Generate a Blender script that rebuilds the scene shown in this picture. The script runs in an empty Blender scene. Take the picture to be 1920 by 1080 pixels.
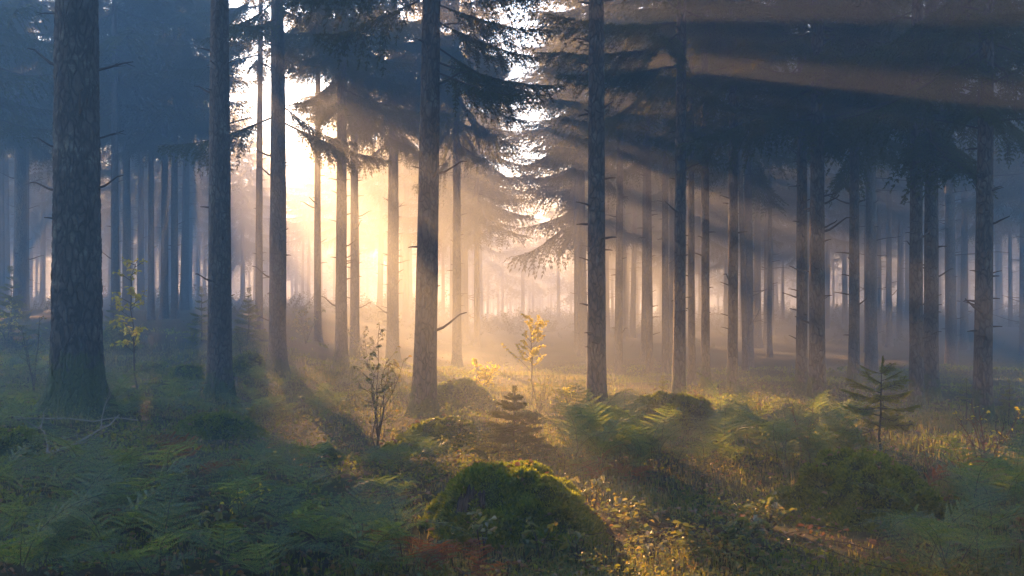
import bpy, math, random
import numpy as np
from mathutils import Vector, Matrix, Euler

# ------------------------------------------------------------------ camera, light, exposure
scene = bpy.context.scene
col = scene.collection
F = 1806.0            # focal length in photo pixels (photo is 1920 wide)
HZ = 590.0            # eye level row in the photo
EYE = 1.4
cam_d = bpy.data.cameras.new("camera")
cam = bpy.data.objects.new("camera", cam_d)
col.objects.link(cam)
cam.location = (0, 0, EYE)
cam.rotation_euler = (math.radians(90), 0, 0)
cam_d.sensor_width = 36.0
cam_d.lens = 36.0 * F / 1920.0
cam_d.shift_y = (HZ - 540.0) / 1920.0
cam_d.clip_start = 0.05
cam_d.clip_end = 2000
scene.camera = cam

SUN_PX, SUN_PY = 352.0, 28.0
SUN = Vector(((SUN_PX - 960) / F, 1.0, (HZ - SUN_PY) / F)).normalized()
SUN_EL = math.asin(SUN.z)
SUN_AZ = math.atan2(SUN.x, SUN.y)           # clockwise from +Y
w = bpy.data.worlds.new("World")
scene.world = w
w.use_nodes = True
nt = w.node_tree
bg = nt.nodes["Background"]
sky = nt.nodes.new("ShaderNodeTexSky")
sky.sky_type = 'NISHITA'
sky.sun_disc = False
sky.sun_elevation = SUN_EL
sky.sun_rotation = SUN_AZ
sky.air_density = 1.3
sky.dust_density = 0.1
sky.ozone_density = 4.0
nt.links.new(sky.outputs[0], bg.inputs[0])
bg.inputs[1].default_value = 0.08
sun_d = bpy.data.lights.new("sun", 'SUN')
sun_d.energy = 5.0
sun_d.angle = math.radians(0.5)
sun_d.color = (1.0, 0.50, 0.19)
sun = bpy.data.objects.new("sun", sun_d)
col.objects.link(sun)
sun.rotation_euler = SUN.to_track_quat('Z', 'Y').to_euler()
sun.location = (0, 0, 60)

scene.view_settings.view_transform = 'Standard'
scene.view_settings.look = 'None'
scene.view_settings.exposure = 3.7
scene.view_settings.gamma = 1.0
cy = scene.cycles
cy.use_adaptive_sampling = False
cy.max_bounces = 4
cy.diffuse_bounces = 2
cy.glossy_bounces = 1
cy.transmission_bounces = 3
cy.volume_bounces = 0
cy.transparent_max_bounces = 4
cy.use_denoising = True
cy.denoising_prefilter = 'NONE'
cy.sample_clamp_indirect = 4.0
HAZE_DENSITY = 0.0145

# ------------------------------------------------------------------ helpers
rng = np.random.default_rng(7)
R = random.Random(11)

def sstep(a, b, x):
    t = np.clip((np.asarray(x, float) - a) / (b - a), 0, 1)
    return t * t * (3 - 2 * t)

def _hash(ix, iy, iz, seed):
    h = (ix.astype(np.int64) * 374761393 + iy.astype(np.int64) * 668265263 + iz.astype(np.int64) * 2147483647 + seed * 974634777) & 0xFFFFFFFF
    h = ((h ^ (h >> 13)) * 1274126177) & 0xFFFFFFFF
    h = h ^ (h >> 16)
    return (h & 0xFFFF) / 65535.0

def vnoise(x, y, z=0.0, seed=0):
    x, y, z = np.broadcast_arrays(np.asarray(x, float), np.asarray(y, float), np.asarray(z, float))
    ix, iy, iz = np.floor(x), np.floor(y), np.floor(z)
    fx, fy, fz = x - ix, y - iy, z - iz
    fx, fy, fz = [t * t * (3 - 2 * t) for t in (fx, fy, fz)]
    r = 0
    for dx in (0, 1):
        for dy in (0, 1):
            for dz in (0, 1):
                wgt = (fx if dx else 1 - fx) * (fy if dy else 1 - fy) * (fz if dz else 1 - fz)
                r = r + wgt * _hash(ix + dx, iy + dy, iz + dz, seed)
    return r * 2 - 1

def worley(x, y, z, seed=0):
    """distance to border of cells (F2-F1)"""
    ix, iy, iz = np.floor(x), np.floor(y), np.floor(z)
    d1 = np.full(x.shape, 9.0); d2 = np.full(x.shape, 9.0)
    for dx in (-1, 0, 1):
        for dy in (-1, 0, 1):
            for dz in (-1, 0, 1):
                cx, cy_, cz = ix + dx, iy + dy, iz + dz
                px = cx + _hash(cx, cy_, cz, seed); py = cy_ + _hash(cx, cy_, cz, seed + 1); pz = cz + _hash(cx, cy_, cz, seed + 2)
                d = np.sqrt((px - x) ** 2 + (py - y) ** 2 + (pz - z) ** 2)
                nd1 = np.minimum(d1, d)
                d2 = np.minimum(np.maximum(d1, d), d2)
                d1 = nd1
    return d2 - d1

def H(x, y):
    x = np.asarray(x, float); y = np.asarray(y, float)
    h = 1.25 * sstep(15, 34, y) * sstep(1.0, 9.0, -x)
    h = h + 0.22 * sstep(2.5, 6.0, -x) * sstep(6, 13, y)
    h = h + 1.0 * sstep(34, 62, y) * sstep(13, 30, x)
    h = h + 0.35 * sstep(24, 60, y)
    near = 1.0 - 0.5 * sstep(20, 40, y)
    h = h + near * (0.10 * vnoise(x * 0.55, y * 0.55, 3.1, 5) + 0.05 * vnoise(x * 1.4, y * 1.4, 1.7, 6) + 0.018 * vnoise(x * 4.1, y * 4.1, 0.4, 8))
    return h

def px_x(px, Y):
    return (px - 960.0) / F * Y

def on_ground(px, py):
    Y = np.linspace(3.0, 90.0, 6000)
    z = EYE - (py - HZ) / F * Y
    g = H((px - 960.0) / F * Y, Y)
    below = np.nonzero(z < g)[0]
    k = below[0] if len(below) else len(Y) - 1
    return float((px - 960.0) / F * Y[k]), float(Y[k]), float(g[k])

def at_depth(px, Y):
    x = px_x(px, Y)
    return x, Y, float(H(x, Y))

class MB:
    def __init__(s):
        s.v, s.f, s.n = [], {3: [], 4: []}, 0
        s.m = {3: [], 4: []}
    def add(s, v, f, mat=0):
        v = np.asarray(v, np.float32).reshape(-1, 3)
        f = np.asarray(f, np.int64)
        k = f.shape[1]
        s.v.append(v); s.f[k].append(f + s.n); s.m[k].append(np.full(len(f), mat, np.int32))
        s.n += len(v)
    def add_many(s, v, f, mat=0):
        """v: (K,n,3) copies of a template with faces f"""
        K, n = v.shape[:2]
        f = np.asarray(f, np.int64)
        ff = (f[None] + (np.arange(K) * n)[:, None, None]).reshape(-1, f.shape[1])
        s.add(v.reshape(-1, 3), ff, mat)
    def arrays(s):
        v = np.concatenate(s.v)
        return v, {k: (np.concatenate(s.f[k]), np.concatenate(s.m[k])) for k in (3, 4) if s.f[k]}
    def add_mesh(s, arr, M, matmap=None):
        v, fs = arr
        M = np.asarray(M, float)
        vv = v @ M[:3, :3].T + M[:3, 3]
        first = True
        base = s.n
        s.v.append(vv.astype(np.float32)); s.n += len(vv)
        for k, (f, m) in fs.items():
            s.f[k].append(f + base); s.m[k].append(m)
    def mesh(s, name, mats, smooth=False):
        v, fs = s.arrays()
        me = bpy.data.meshes.new(name)
        me.vertices.add(len(v)); me.vertices.foreach_set("co", v.astype(np.float32).ravel())
        loops, starts, tot, mi = [], [], [], []
        off = 0
        for k, (f, m) in fs.items():
            loops.append(f.ravel()); starts.append(off + np.arange(len(f)) * k); tot.append(np.full(len(f), k)); mi.append(m)
            off += f.size
        loops = np.concatenate(loops).astype(np.int32)
        starts = np.concatenate(starts).astype(np.int32)
        me.loops.add(len(loops)); me.loops.foreach_set("vertex_index", loops)
        me.polygons.add(len(starts)); me.polygons.foreach_set("loop_start", starts)
        me.polygons.foreach_set("loop_total", np.concatenate(tot).astype(np.int32))
        me.polygons.foreach_set("material_index", np.concatenate(mi).astype(np.int32))
        me.polygons.foreach_set("use_smooth", np.full(len(starts), smooth))
        for m in mats: me.materials.append(m)
        me.update(calc_edges=True)
        return me

def obj(name, me, parent=None, loc=(0, 0, 0), rot=(0, 0, 0), scale=1.0):
    o = bpy.data.objects.new(name, me)
    col.objects.link(o)
    o.location = loc; o.rotation_euler = rot
    o.scale = (scale,) * 3 if not hasattr(scale, '__len__') else scale
    if parent: o.parent = parent
    return o

def tag(o, label, cat, group=None):
    o["label"] = label; o["category"] = cat
    if group: o["group"] = group
    return o

def thing(name, label, cat, loc, rotz=0.0, group=None, scale=1.0):
    o = bpy.data.objects.new(name, None)
    o.empty_display_size = 0.2
    col.objects.link(o)
    o.location = loc; o.rotation_euler = (0, 0, rotz); o.scale = (scale,) * 3
    return tag(o, label, cat, group)

def tube(mb, pts, rad, n=5, mat=0, cap=True):
    pts = np.asarray(pts, float); rad = np.asarray(rad, float)
    d = np.gradient(pts, axis=0)
    d /= np.linalg.norm(d, axis=1)[:, None] + 1e-9
    ref = np.array([0, 0, 1.0]) if abs(d[0][2]) < 0.8 else np.array([1.0, 0, 0])
    a = np.cross(d, ref); a /= np.linalg.norm(a, axis=1)[:, None] + 1e-9
    b = np.cross(d, a)
    th = np.linspace(0, 2 * np.pi, n, endpoint=False)
    ring = pts[:, None] + rad[:, None, None] * (np.cos(th)[None, :, None] * a[:, None] + np.sin(th)[None, :, None] * b[:, None])
    k = len(pts)
    i = np.arange(k - 1)[:, None] * n; j = np.arange(n)[None]
    q = np.stack([i + j, i + (j + 1) % n, i + n + (j + 1) % n, i + n + j], -1).reshape(-1, 4)
    mb.add(ring.reshape(-1, 3), q, mat)

# ------------------------------------------------------------------ materials
class NT:
    def __init__(s, name):
        s.m = bpy.data.materials.new(name); s.m.use_nodes = True
        s.t = s.m.node_tree; s.t.nodes.clear()
        s.out = s.n("ShaderNodeOutputMaterial")
    def n(s, t, **kw):
        nd = s.t.nodes.new(t)
        for k, v in kw.items(): setattr(nd, k, v)
        return nd
    def l(s, a, b): s.t.links.new(a, b)
    def noise(s, vec, scale, detail=4, rough=0.6):
        nd = s.n("ShaderNodeTexNoise"); nd.inputs["Scale"].default_value = scale
        nd.inputs["Detail"].default_value = detail; nd.inputs["Roughness"].default_value = rough
        if vec is not None: s.l(vec, nd.inputs["Vector"])
        return nd.outputs["Fac"]
    def ramp(s, fac, stops):
        nd = s.n("ShaderNodeValToRGB"); s.l(fac, nd.inputs[0])
        e = nd.color_ramp.elements
        while len(e) < len(stops): e.new(0.5)
        for el, (p, c) in zip(e, stops):
            el.position = p; el.color = c if len(c) == 4 else (*c, 1)
        return nd.outputs[0]
    def mix(s, fac, a, b):
        nd = s.n("ShaderNodeMix", data_type='RGBA')
        for sock, v in ((nd.inputs[0], fac), (nd.inputs[6], a), (nd.inputs[7], b)):
            if isinstance(v, (int, float)): sock.default_value = v
            elif isinstance(v, tuple): sock.default_value = (*v, 1)
            else: s.l(v, sock)
        return nd.outputs[2]
    def math(s, op, a, b=0.0):
        nd = s.n("ShaderNodeMath", operation=op)
        for sock, v in zip(nd.inputs, (a, b)):
            if isinstance(v, (int, float)): sock.default_value = v
            else: s.l(v, sock)
        return nd.outputs[0]
    def mapping(s, vec, scale):
        nd = s.n("ShaderNodeMapping"); nd.inputs["Scale"].default_value = scale
        s.l(vec, nd.inputs["Vector"]); return nd.outputs[0]

def mat_bark(name, dark, light, lichen, moss_h=0.0, bump=0.6, plate=22.0, crack_w=0.16):
    t = NT(name)
    tc = t.n("ShaderNodeTexCoord"); o = tc.outputs["Object"]
    oi = t.n("ShaderNodeObjectInfo")
    stretch = t.mapping(o, (1, 1, 0.38))
    vo = t.n("ShaderNodeTexVoronoi", feature='DISTANCE_TO_EDGE'); vo.inputs["Scale"].default_value = plate
    nzv = t.n("ShaderNodeTexNoise"); nzv.inputs["Scale"].default_value = 7; t.l(stretch, nzv.inputs["Vector"])
    add = t.n("ShaderNodeMix", data_type='VECTOR'); add.inputs[0].default_value = 0.12
    t.l(stretch, add.inputs[4]); t.l(nzv.outputs["Color"], add.inputs[5])
    t.l(add.outputs[1], vo.inputs["Vector"])
    crack = t.ramp(vo.outputs["Distance"], [(0.0, (0, 0, 0)), (crack_w, (1, 1, 1))])
    n1 = t.noise(stretch, 14, 6, 0.7)
    n2 = t.noise(o, 2.3, 4, 0.6)
    base = t.mix(t.ramp(n1, [(0.3, (0, 0, 0)), (0.7, (1, 1, 1))]), dark, light)
    base = t.mix(t.ramp(n2, [(0.35, (0, 0, 0)), (0.75, (0.5, 0.5, 0.5))]), base, tuple(c * 0.6 for c in dark))
    ln = t.noise(o, 6.0, 6, 0.75)
    lf = t.ramp(t.math('ADD', t.math('MULTIPLY', ln, 0.55), t.math('MULTIPLY', t.noise(o, 1.1, 3, 0.6), 0.45)), [(0.53, (0, 0, 0)), (0.62, (0.7, 0.75, 0.75))])
    base = t.mix(lf, base, lichen)
    base = t.mix(crack, tuple(c * 0.35 for c in dark), base)
    if moss_h > 0:
        sp = t.n("ShaderNodeSeparateXYZ"); t.l(o, sp.inputs[0])
        mm = t.math('SUBTRACT', t.math('ADD', moss_h, t.math('MULTIPLY', t.math('SUBTRACT', t.noise(o, 5, 5, 0.7), 0.5), 1.6)), sp.outputs[2])
        mf = t.ramp(t.math('MULTIPLY', mm, 3.0), [(0.0, (0, 0, 0)), (0.5, (1, 1, 1))])
        mc = t.ramp(t.noise(o, 30, 3, 0.7), [(0.3, (0.02, 0.032, 0.008)), (0.75, (0.07, 0.095, 0.018))])
        base = t.mix(mf, base, mc)
    p = t.n("ShaderNodeBsdfPrincipled"); p.inputs["Roughness"].default_value = 0.85
    p.inputs["Specular IOR Level"].default_value = 0.25
    t.l(base, p.inputs["Base Color"])
    b = t.n("ShaderNodeBump"); b.inputs["Strength"].default_value = bump; b.inputs["Distance"].default_value = 0.02
    t.l(t.math('ADD', t.math('MULTIPLY', n1, 0.8), crack), b.inputs["Height"]); t.l(b.outputs[0], p.inputs["Normal"])
    t.l(p.outputs[0], t.out.inputs[0])
    return t.m

def mat_leaf(name, stops, trans_stops, trans=0.4, gloss=0.0, rough=0.5, stemless=True):
    """diffuse + translucent leaf; colour varies per island"""
    t = NT(name)
    g = t.n("ShaderNodeNewGeometry"); oi = t.n("ShaderNodeObjectInfo")
    r = t.math('FRACT', t.math('ADD', g.outputs["Random Per Island"], t.math('MULTIPLY', oi.outputs["Random"], 0.35)))
    n = len(stops)
    c1 = t.ramp(r, [(i / max(1, n - 1), c) for i, c in enumerate(stops)])
    n = len(trans_stops)
    c2 = t.ramp(r, [(i / max(1, n - 1), c) for i, c in enumerate(trans_stops)])
    d = t.n("ShaderNodeBsdfDiffuse"); t.l(c1, d.inputs[0])
    tr = t.n("ShaderNodeBsdfTranslucent"); t.l(c2, tr.inputs[0])
    ms = t.n("ShaderNodeMixShader"); ms.inputs[0].default_value = trans
    t.l(d.outputs[0], ms.inputs[1]); t.l(tr.outputs[0], ms.inputs[2])
    o = ms.outputs[0]
    if gloss > 0:
        gl = t.n("ShaderNodeBsdfGlossy"); gl.inputs["Roughness"].default_value = rough
        gl.inputs[0].default_value = (0.9, 0.95, 1, 1)
        m2 = t.n("ShaderNodeMixShader"); m2.inputs[0].default_value = gloss
        t.l(o, m2.inputs[1]); t.l(gl.outputs[0], m2.inputs[2]); o = m2.outputs[0]
    t.l(o, t.out.inputs[0])
    return t.m

def mat_ground():
    t = NT("forest_floor")
    tc = t.n("ShaderNodeTexCoord"); o = tc.outputs["Object"]
    n1 = t.noise(o, 0.9, 6, 0.65); n2 = t.noise(o, 6.0, 8, 0.75); n3 = t.noise(o, 40, 4, 0.7)
    moss = t.ramp(n3, [(0.3, (0.010, 0.016, 0.004)), (0.75, (0.036, 0.052, 0.010))])
    litter = t.ramp(n3, [(0.3, (0.014, 0.009, 0.005)), (0.7, (0.055, 0.034, 0.016))])
    f = t.ramp(t.math('ADD', t.math('MULTIPLY', n1, 0.6), t.math('MULTIPLY', n2, 0.4)), [(0.44, (0, 0, 0)), (0.58, (1, 1, 1))])
    c = t.mix(f, moss, litter)
    p = t.n("ShaderNodeBsdfPrincipled"); p.inputs["Roughness"].default_value = 0.95
    p.inputs["Specular IOR Level"].default_value = 0.1
    t.l(c, p.inputs["Base Color"])
    b = t.n("ShaderNodeBump"); b.inputs["Strength"].default_value = 0.9; b.inputs["Distance"].default_value = 0.05
    t.l(t.math('ADD', n2, t.math('MULTIPLY', n3, 0.4)), b.inputs["Height"]); t.l(b.outputs[0], p.inputs["Normal"])
    t.l(p.outputs[0], t.out.inputs[0])
    return t.m

def mat_moss(name, a, b):
    t = NT(name)
    tc = t.n("ShaderNodeTexCoord"); o = tc.outputs["Object"]
    n1 = t.noise(o, 5, 5, 0.6); n2 = t.noise(o, 60, 3, 0.7)
    c = t.mix(t.ramp(n1, [(0.35, (0, 0, 0)), (0.7, (1, 1, 1))]), a, b)
    c = t.mix(t.ramp(n2, [(0.3, (0.75, 0.75, 0.75)), (0.6, (0, 0, 0))]), c, tuple(x * 0.35 for x in a))
    d = t.n("ShaderNodeBsdfDiffuse"); t.l(c, d.inputs[0])
    bp = t.n("ShaderNodeBump"); bp.inputs["Strength"].default_value = 1; bp.inputs["Distance"].default_value = 0.03
    t.l(n2, bp.inputs["Height"]); t.l(bp.outputs[0], d.inputs["Normal"])
    t.l(d.outputs[0], t.out.inputs[0])
    return t.m

M = {}
M['bark_big'] = mat_bark("bark_lichen_plates", (0.035, 0.032, 0.028), (0.11, 0.104, 0.09), (0.20, 0.225, 0.185), 0.75, 1.0, 16.0, 0.2)
M['bark'] = mat_bark("bark_spruce", (0.05, 0.040, 0.032), (0.135, 0.112, 0.09), (0.17, 0.18, 0.15), 0.42, 0.8)
M['bark_far'] = mat_bark("bark_distant", (0.05, 0.040, 0.032), (0.12, 0.10, 0.08), (0.14, 0.145, 0.125), 0.0, 0.4)
M['twig'] = mat_leaf("dead_twig", [(0.035, 0.028, 0.022), (0.075, 0.062, 0.05)], [(0, 0, 0), (0, 0, 0)], 0.0)
M['pale_twig'] = mat_leaf("weathered_twig", [(0.13, 0.12, 0.11), (0.2, 0.185, 0.17)], [(0, 0, 0), (0, 0, 0)], 0.0)
M['red_twig'] = mat_leaf("reddish_twig", [(0.10, 0.055, 0.035), (0.16, 0.085, 0.05)], [(0, 0, 0), (0, 0, 0)], 0.0)
M['needle'] = mat_leaf("spruce_needles", [(0.020, 0.034, 0.016), (0.035, 0.055, 0.022), (0.05, 0.068, 0.024)],
                       [(0.07, 0.085, 0.015), (0.13, 0.13, 0.02), (0.17, 0.15, 0.025)], 0.42)
M['needle_young'] = mat_leaf("young_spruce_needles", [(0.022, 0.042, 0.020), (0.045, 0.075, 0.026)],
                             [(0.22, 0.26, 0.03), (0.42, 0.40, 0.05)], 0.5)
M['fern'] = mat_leaf("bracken_green", [(0.032, 0.070, 0.034), (0.050, 0.098, 0.048), (0.066, 0.108, 0.046)],
                     [(0.10, 0.20, 0.035), (0.20, 0.29, 0.045), (0.40, 0.38, 0.05)], 0.42, 0.02, 0.4)
M['fern_dead'] = mat_leaf("bracken_rust", [(0.09, 0.030, 0.014), (0.15, 0.055, 0.022), (0.07, 0.03, 0.018)],
                          [(0.30, 0.09, 0.02), (0.40, 0.15, 0.03)], 0.4)
M['leaf_yellow'] = mat_leaf("autumn_leaf", [(0.14, 0.12, 0.02), (0.22, 0.15, 0.025), (0.10, 0.11, 0.025)],
                            [(0.66, 0.62, 0.05), (0.72, 0.56, 0.05), (0.55, 0.60, 0.05)], 0.62)
M['leaf_green'] = mat_leaf("green_leaf", [(0.035, 0.06, 0.025), (0.06, 0.09, 0.03), (0.12, 0.10, 0.025)],
                           [(0.14, 0.20, 0.02), (0.26, 0.26, 0.03), (0.4, 0.28, 0.03)], 0.45, 0.06, 0.35)
M['leaf_litter'] = mat_leaf("fallen_leaf", [(0.10, 0.045, 0.02), (0.16, 0.09, 0.03), (0.05, 0.03, 0.02), (0.22, 0.13, 0.03)],
                            [(0.2, 0.08, 0.02), (0.3, 0.15, 0.02)], 0.25, 0.05, 0.4)
M['herb'] = mat_leaf("herb_leaf", [(0.016, 0.038, 0.012), (0.03, 0.06, 0.018), (0.04, 0.066, 0.02), (0.08, 0.08, 0.022)],
                     [(0.12, 0.18, 0.02), (0.25, 0.25, 0.03), (0.35, 0.26, 0.03)], 0.4, 0.02, 0.35)
M['grass'] = mat_leaf("grass_blades", [(0.018, 0.036, 0.010), (0.032, 0.056, 0.014), (0.07, 0.066, 0.02)],
                      [(0.14, 0.18, 0.02), (0.25, 0.24, 0.03), (0.40, 0.29, 0.05)], 0.45, 0.03, 0.4)
M['moss_leaf'] = mat_leaf("moss_shoots", [(0.028, 0.052, 0.006), (0.058, 0.095, 0.010), (0.095, 0.13, 0.014)],
                          [(0.16, 0.22, 0.012), (0.34, 0.36, 0.02)], 0.42)
M['moss'] = mat_moss("moss_cushion", (0.025, 0.038, 0.008), (0.06, 0.08, 0.014))
M['rot_wood'] = mat_bark("rotten_wood", (0.03, 0.022, 0.016), (0.085, 0.064, 0.046), (0.05, 0.055, 0.03), 0.0, 0.8)
M['ground'] = mat_ground()

# ------------------------------------------------------------------ ground (one sheet)
def build_ground():
    def axis(lo, hi, near_lo, near_hi, step, n_out):
        mid = np.arange(near_lo, near_hi, step)
        a = near_lo - np.geomspace(step * 1.3, near_lo - lo, n_out)[::-1] if lo < near_lo else []
        b = near_hi + np.geomspace(step * 1.3, hi - near_hi, n_out) - step
        return np.concatenate([a, mid, b])
    xs = axis(-300, 300, -9, 9, 0.085, 70)
    ys = axis(-120, 380, 4, 17, 0.085, 90)
    X, Y = np.meshgrid(xs, ys)
    Z = H(X, Y)
    nx, ny = len(xs), len(ys)
    i = np.arange(ny - 1)[:, None] * nx + np.arange(nx - 1)[None]
    q = np.stack([i, i + 1, i + nx + 1, i + nx], -1).reshape(-1, 4)
    mb = MB(); mb.add(np.stack([X, Y, Z], -1).reshape(-1, 3), q)
    o = obj("ground", mb.mesh("ground", [M['ground']], True))
    o["kind"] = "structure"
    o["label"] = "dark mossy forest floor with scattered litter"
build_ground()

# ------------------------------------------------------------------ spruce branches and crowns
def branch_arrays(L, seed, needle=0.028, twig_gap=0.055, lat_gap=0.075, hi=True, droop=0.30, hang=0.7, bare=0.12, lat=0.36):
    r = np.random.default_rng(seed)
    mb = MB()
    n = 14
    t = np.linspace(0, 1, n)
    wob = np.cumsum(r.normal(0, 0.012, n)) * L
    ax = np.stack([L * t, wob, L * (-droop * t + 0.55 * droop * t ** 3)], -1)
    tube(mb, ax, 0.0045 + 0.011 * L * (1 - t) ** 1.2 / 1.6, 4, 1)
    def axis_at(s):
        return np.array([np.interp(s, t, ax[:, k]) for k in range(3)])
    twP, twD, twL = [], [], []
    s = bare
    side = 1
    while s < 0.985:
        p = axis_at(s); q = axis_at(min(1, s + 0.05)); f = q - p; f /= np.linalg.norm(f) + 1e-9
        l = L * lat * ((1 - s) ** 0.75) * min(1.0, 0.45 + (s - bare) / 0.25) * r.uniform(0.65, 1.15) + 0.07
        side = -side
        sd = np.array([-f[1], f[0], 0.0]) * side
        d = f * r.uniform(0.55, 0.8) + sd * r.uniform(0.65, 0.9); d /= np.linalg.norm(d)
        k = max(3, int(l / 0.08) + 1)
        u = np.linspace(0, 1, k)
        pts = p + d * (l * u)[:, None]
        pts[:, 2] -= hang * l * u ** 1.6 * r.uniform(0.5, 1.2)
        pts += np.cumsum(r.normal(0, 0.006, pts.shape), 0)
        tube(mb, pts, 0.0045 * (1 - u) + 0.002, 3, 1)
        m = max(2, int(l / twig_gap))
        uu = (np.arange(m) + r.uniform(0.2, 0.8)) / m
        for j, x in enumerate(uu):
            pp = np.array([np.interp(x, u, pts[:, c]) for c in range(3)])
            for sg in (-1, 1):
                if r.random() < 0.13: continue
                dd = d * r.uniform(0.5, 0.9) + sg * np.cross(d, [0, 0, 1]) * r.uniform(0.5, 0.9) + np.array([0, 0, -1]) * r.uniform(0.1, 0.9) * hang
                twP.append(pp); twD.append(dd / np.linalg.norm(dd)); twL.append(r.uniform(0.6, 1.1) * (0.05 + 0.10 * (1 - x)) * min(1.3, 0.6 + l))
        twP.append(pts[-1]); e = pts[-1] - pts[-2]; twD.append(e / np.linalg.norm(e)); twL.append(0.09)
        s += lat_gap / L * r.uniform(0.6, 1.3) * 0.5
    P = np.array(twP); D = np.array(twD); LL = np.array(twL)
    K = len(P)
    A = np.cross(D, r.normal(0, 1, (K, 3))); A /= np.linalg.norm(A, axis=1)[:, None]
    B = np.cross(D, A)
    if hi:
        # needles as thin triangles round each twig
        nn = 6
        for j in range(nn):
            sgn = (A, -A, B, -B)
            for q in range(3):
                ang = r.uniform(0, 2 * np.pi, K)
                side_v = np.cos(ang)[:, None] * A + np.sin(ang)[:, None] * B
                perp = np.cross(D, side_v)
                b0 = P + D * (LL * (j + q / 3.0) / nn)[:, None]
                tip = b0 + D * needle * 0.75 + side_v * needle * r.uniform(0.7, 1.1, K)[:, None]
                wd = needle * 0.20
                V = np.stack([b0 - D * wd - perp * wd, b0 + D * wd + perp * wd, tip], 1)
                mb.add_many(V, [[0, 1, 2]], 0)
        wd = needle * 0.22
        V = np.stack([P - A * wd, P + A * wd, P + D * LL[:, None]], 1)
        mb.add_many(V, [[0, 1, 2]], 0)
    else:
        for (a, b) in ((A, B), (B, A)):
            wd = (needle * r.uniform(0.55, 0.95, K))[:, None]
            V = np.stack([P, P + D * (LL * 0.35)[:, None] + a * wd, P + D * (LL * 1.15)[:, None], P + D * (LL * 0.55)[:, None] - a * wd], 1)
            mb.add_many(V, [[0, 1, 2, 3]], 0)
    return mb.arrays()

def arr_mesh(name, arr, mats):
    mb = MB(); mb.add_mesh(arr, np.eye(4)); return mb.mesh(name, mats)

HI = [branch_arrays(L, 100 + i, droop=d, hang=h) for i, (L, d, h) in enumerate([(2.2, 0.30, 0.8), (1.9, 0.42, 1.0), (2.5, 0.22, 0.7), (1.5, 0.38, 0.9)])]
LO = [branch_arrays(L, 200 + i, needle=0.022, twig_gap=0.055, lat_gap=0.085, hi=False, droop=d, hang=h) for i, (L, d, h) in enumerate([(2.2, 0.30, 0.8), (1.8, 0.40, 1.0), (2.4, 0.22, 0.7)])]
HI_ME = [arr_mesh("live_branch", a, [M['needle'], M['twig']]) for a in HI]
HI_L = [2.2, 1.9, 2.5, 1.5]
LO_L = [2.2, 1.8, 2.4]

def rotm(yaw, pitch, roll, s, loc):
    m = Matrix.Translation(loc) @ Euler((roll, pitch, yaw), 'XYZ').to_matrix().to_4x4() @ Matrix.Diagonal((s, s, s, 1))
    return np.array(m)

def crown_mesh(name, base, top, n, rmax, seed, dead=10, full=False):
    r = np.random.default_rng(seed)
    mb = MB()
    hs = base + (top - base) * np.sort(r.uniform(0, 1, n) ** 1.15)
    yaw = r.uniform(0, 6.28)
    for h in hs:
        t = (h - base) / (top - base)
        yaw += 2.4 + r.normal(0, 0.35)
        length = rmax * (1 - t) ** (0.8 if full else 0.6) * (min(1, 0.55 + t / 0.25) if not full else 1.0) * r.uniform(0.7, 1.12) + 0.25
        k = r.integers(0, 3)
        s = length / LO_L[k]
        pitch = -0.55 * t + 0.18 * (1 - t) + r.normal(0, 0.08)       # upper branches rise
        mb.add_mesh(LO[k], rotm(yaw, pitch, r.normal(0, 0.15), s, (0.05 * math.cos(yaw), 0.05 * math.sin(yaw), h)))
    return mb.mesh(name, [M['needle'], M['twig']])

POLE_H = [17.2, 17.8, 16.4, 17.4]
POLE_B = [6.2, 7.0, 5.6, 7.6]
POLE = [crown_mesh("crown", POLE_B[i], POLE_H[i], 64, 2.8 + 0.12 * (i % 3), i + 1) for i in range(4)]
THIN = [crown_mesh("crown", POLE_B[i] + 1.0, POLE_H[i], 24, 2.2, i + 31) for i in range(4)]
FULL = [crown_mesh("crown", 4.6, 15.5, 95, 3.2, 5, full=True), crown_mesh("crown", 5.2, 17.5, 95, 3.1, 6, full=True)]
FULL_H = [15.5, 17.5]

def stub_pts(r, L, up=0.2):
    n = 6
    t = np.linspace(0, 1, n)
    p = np.stack([L * t, np.cumsum(r.normal(0, 0.06 * L, n)) * t, L * up * t + np.cumsum(r.normal(0, 0.04 * L, n)) * t], -1)
    p[0] = (-0.03, 0, 0)
    return p

def stub_mesh(seed, L, rad, up=0.15, fork=False):
    r = np.random.default_rng(seed)
    mb = MB()
    p = stub_pts(r, L, up)
    tube(mb, p, np.linspace(rad, rad * 0.35, len(p)), 6)
    if fork:
        for _ in range(r.integers(1, 4)):
            k = r.integers(2, 5)
            d = (p[k] - p[k - 1]) / np.linalg.norm(p[k] - p[k - 1])
            d = d + r.normal(0, 0.5, 3); d /= np.linalg.norm(d)
            q = p[k] + d * (np.linspace(0, L * r.uniform(0.2, 0.5), 4))[:, None]
            tube(mb, q, np.linspace(rad * 0.4, rad * 0.15, 4), 4)
    return mb.mesh("branch_stub", [M['twig']], True)
STUBS = [stub_mesh(300, 0.10, 0.012), stub_mesh(301, 0.16, 0.012, 0.3), stub_mesh(302, 0.28, 0.014, 0.25), stub_mesh(303, 0.42, 0.017, 0.3, True),
         stub_mesh(304, 0.7, 0.017, 0.1, True), stub_mesh(305, 1.2, 0.016, 0.05, True)]

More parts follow.
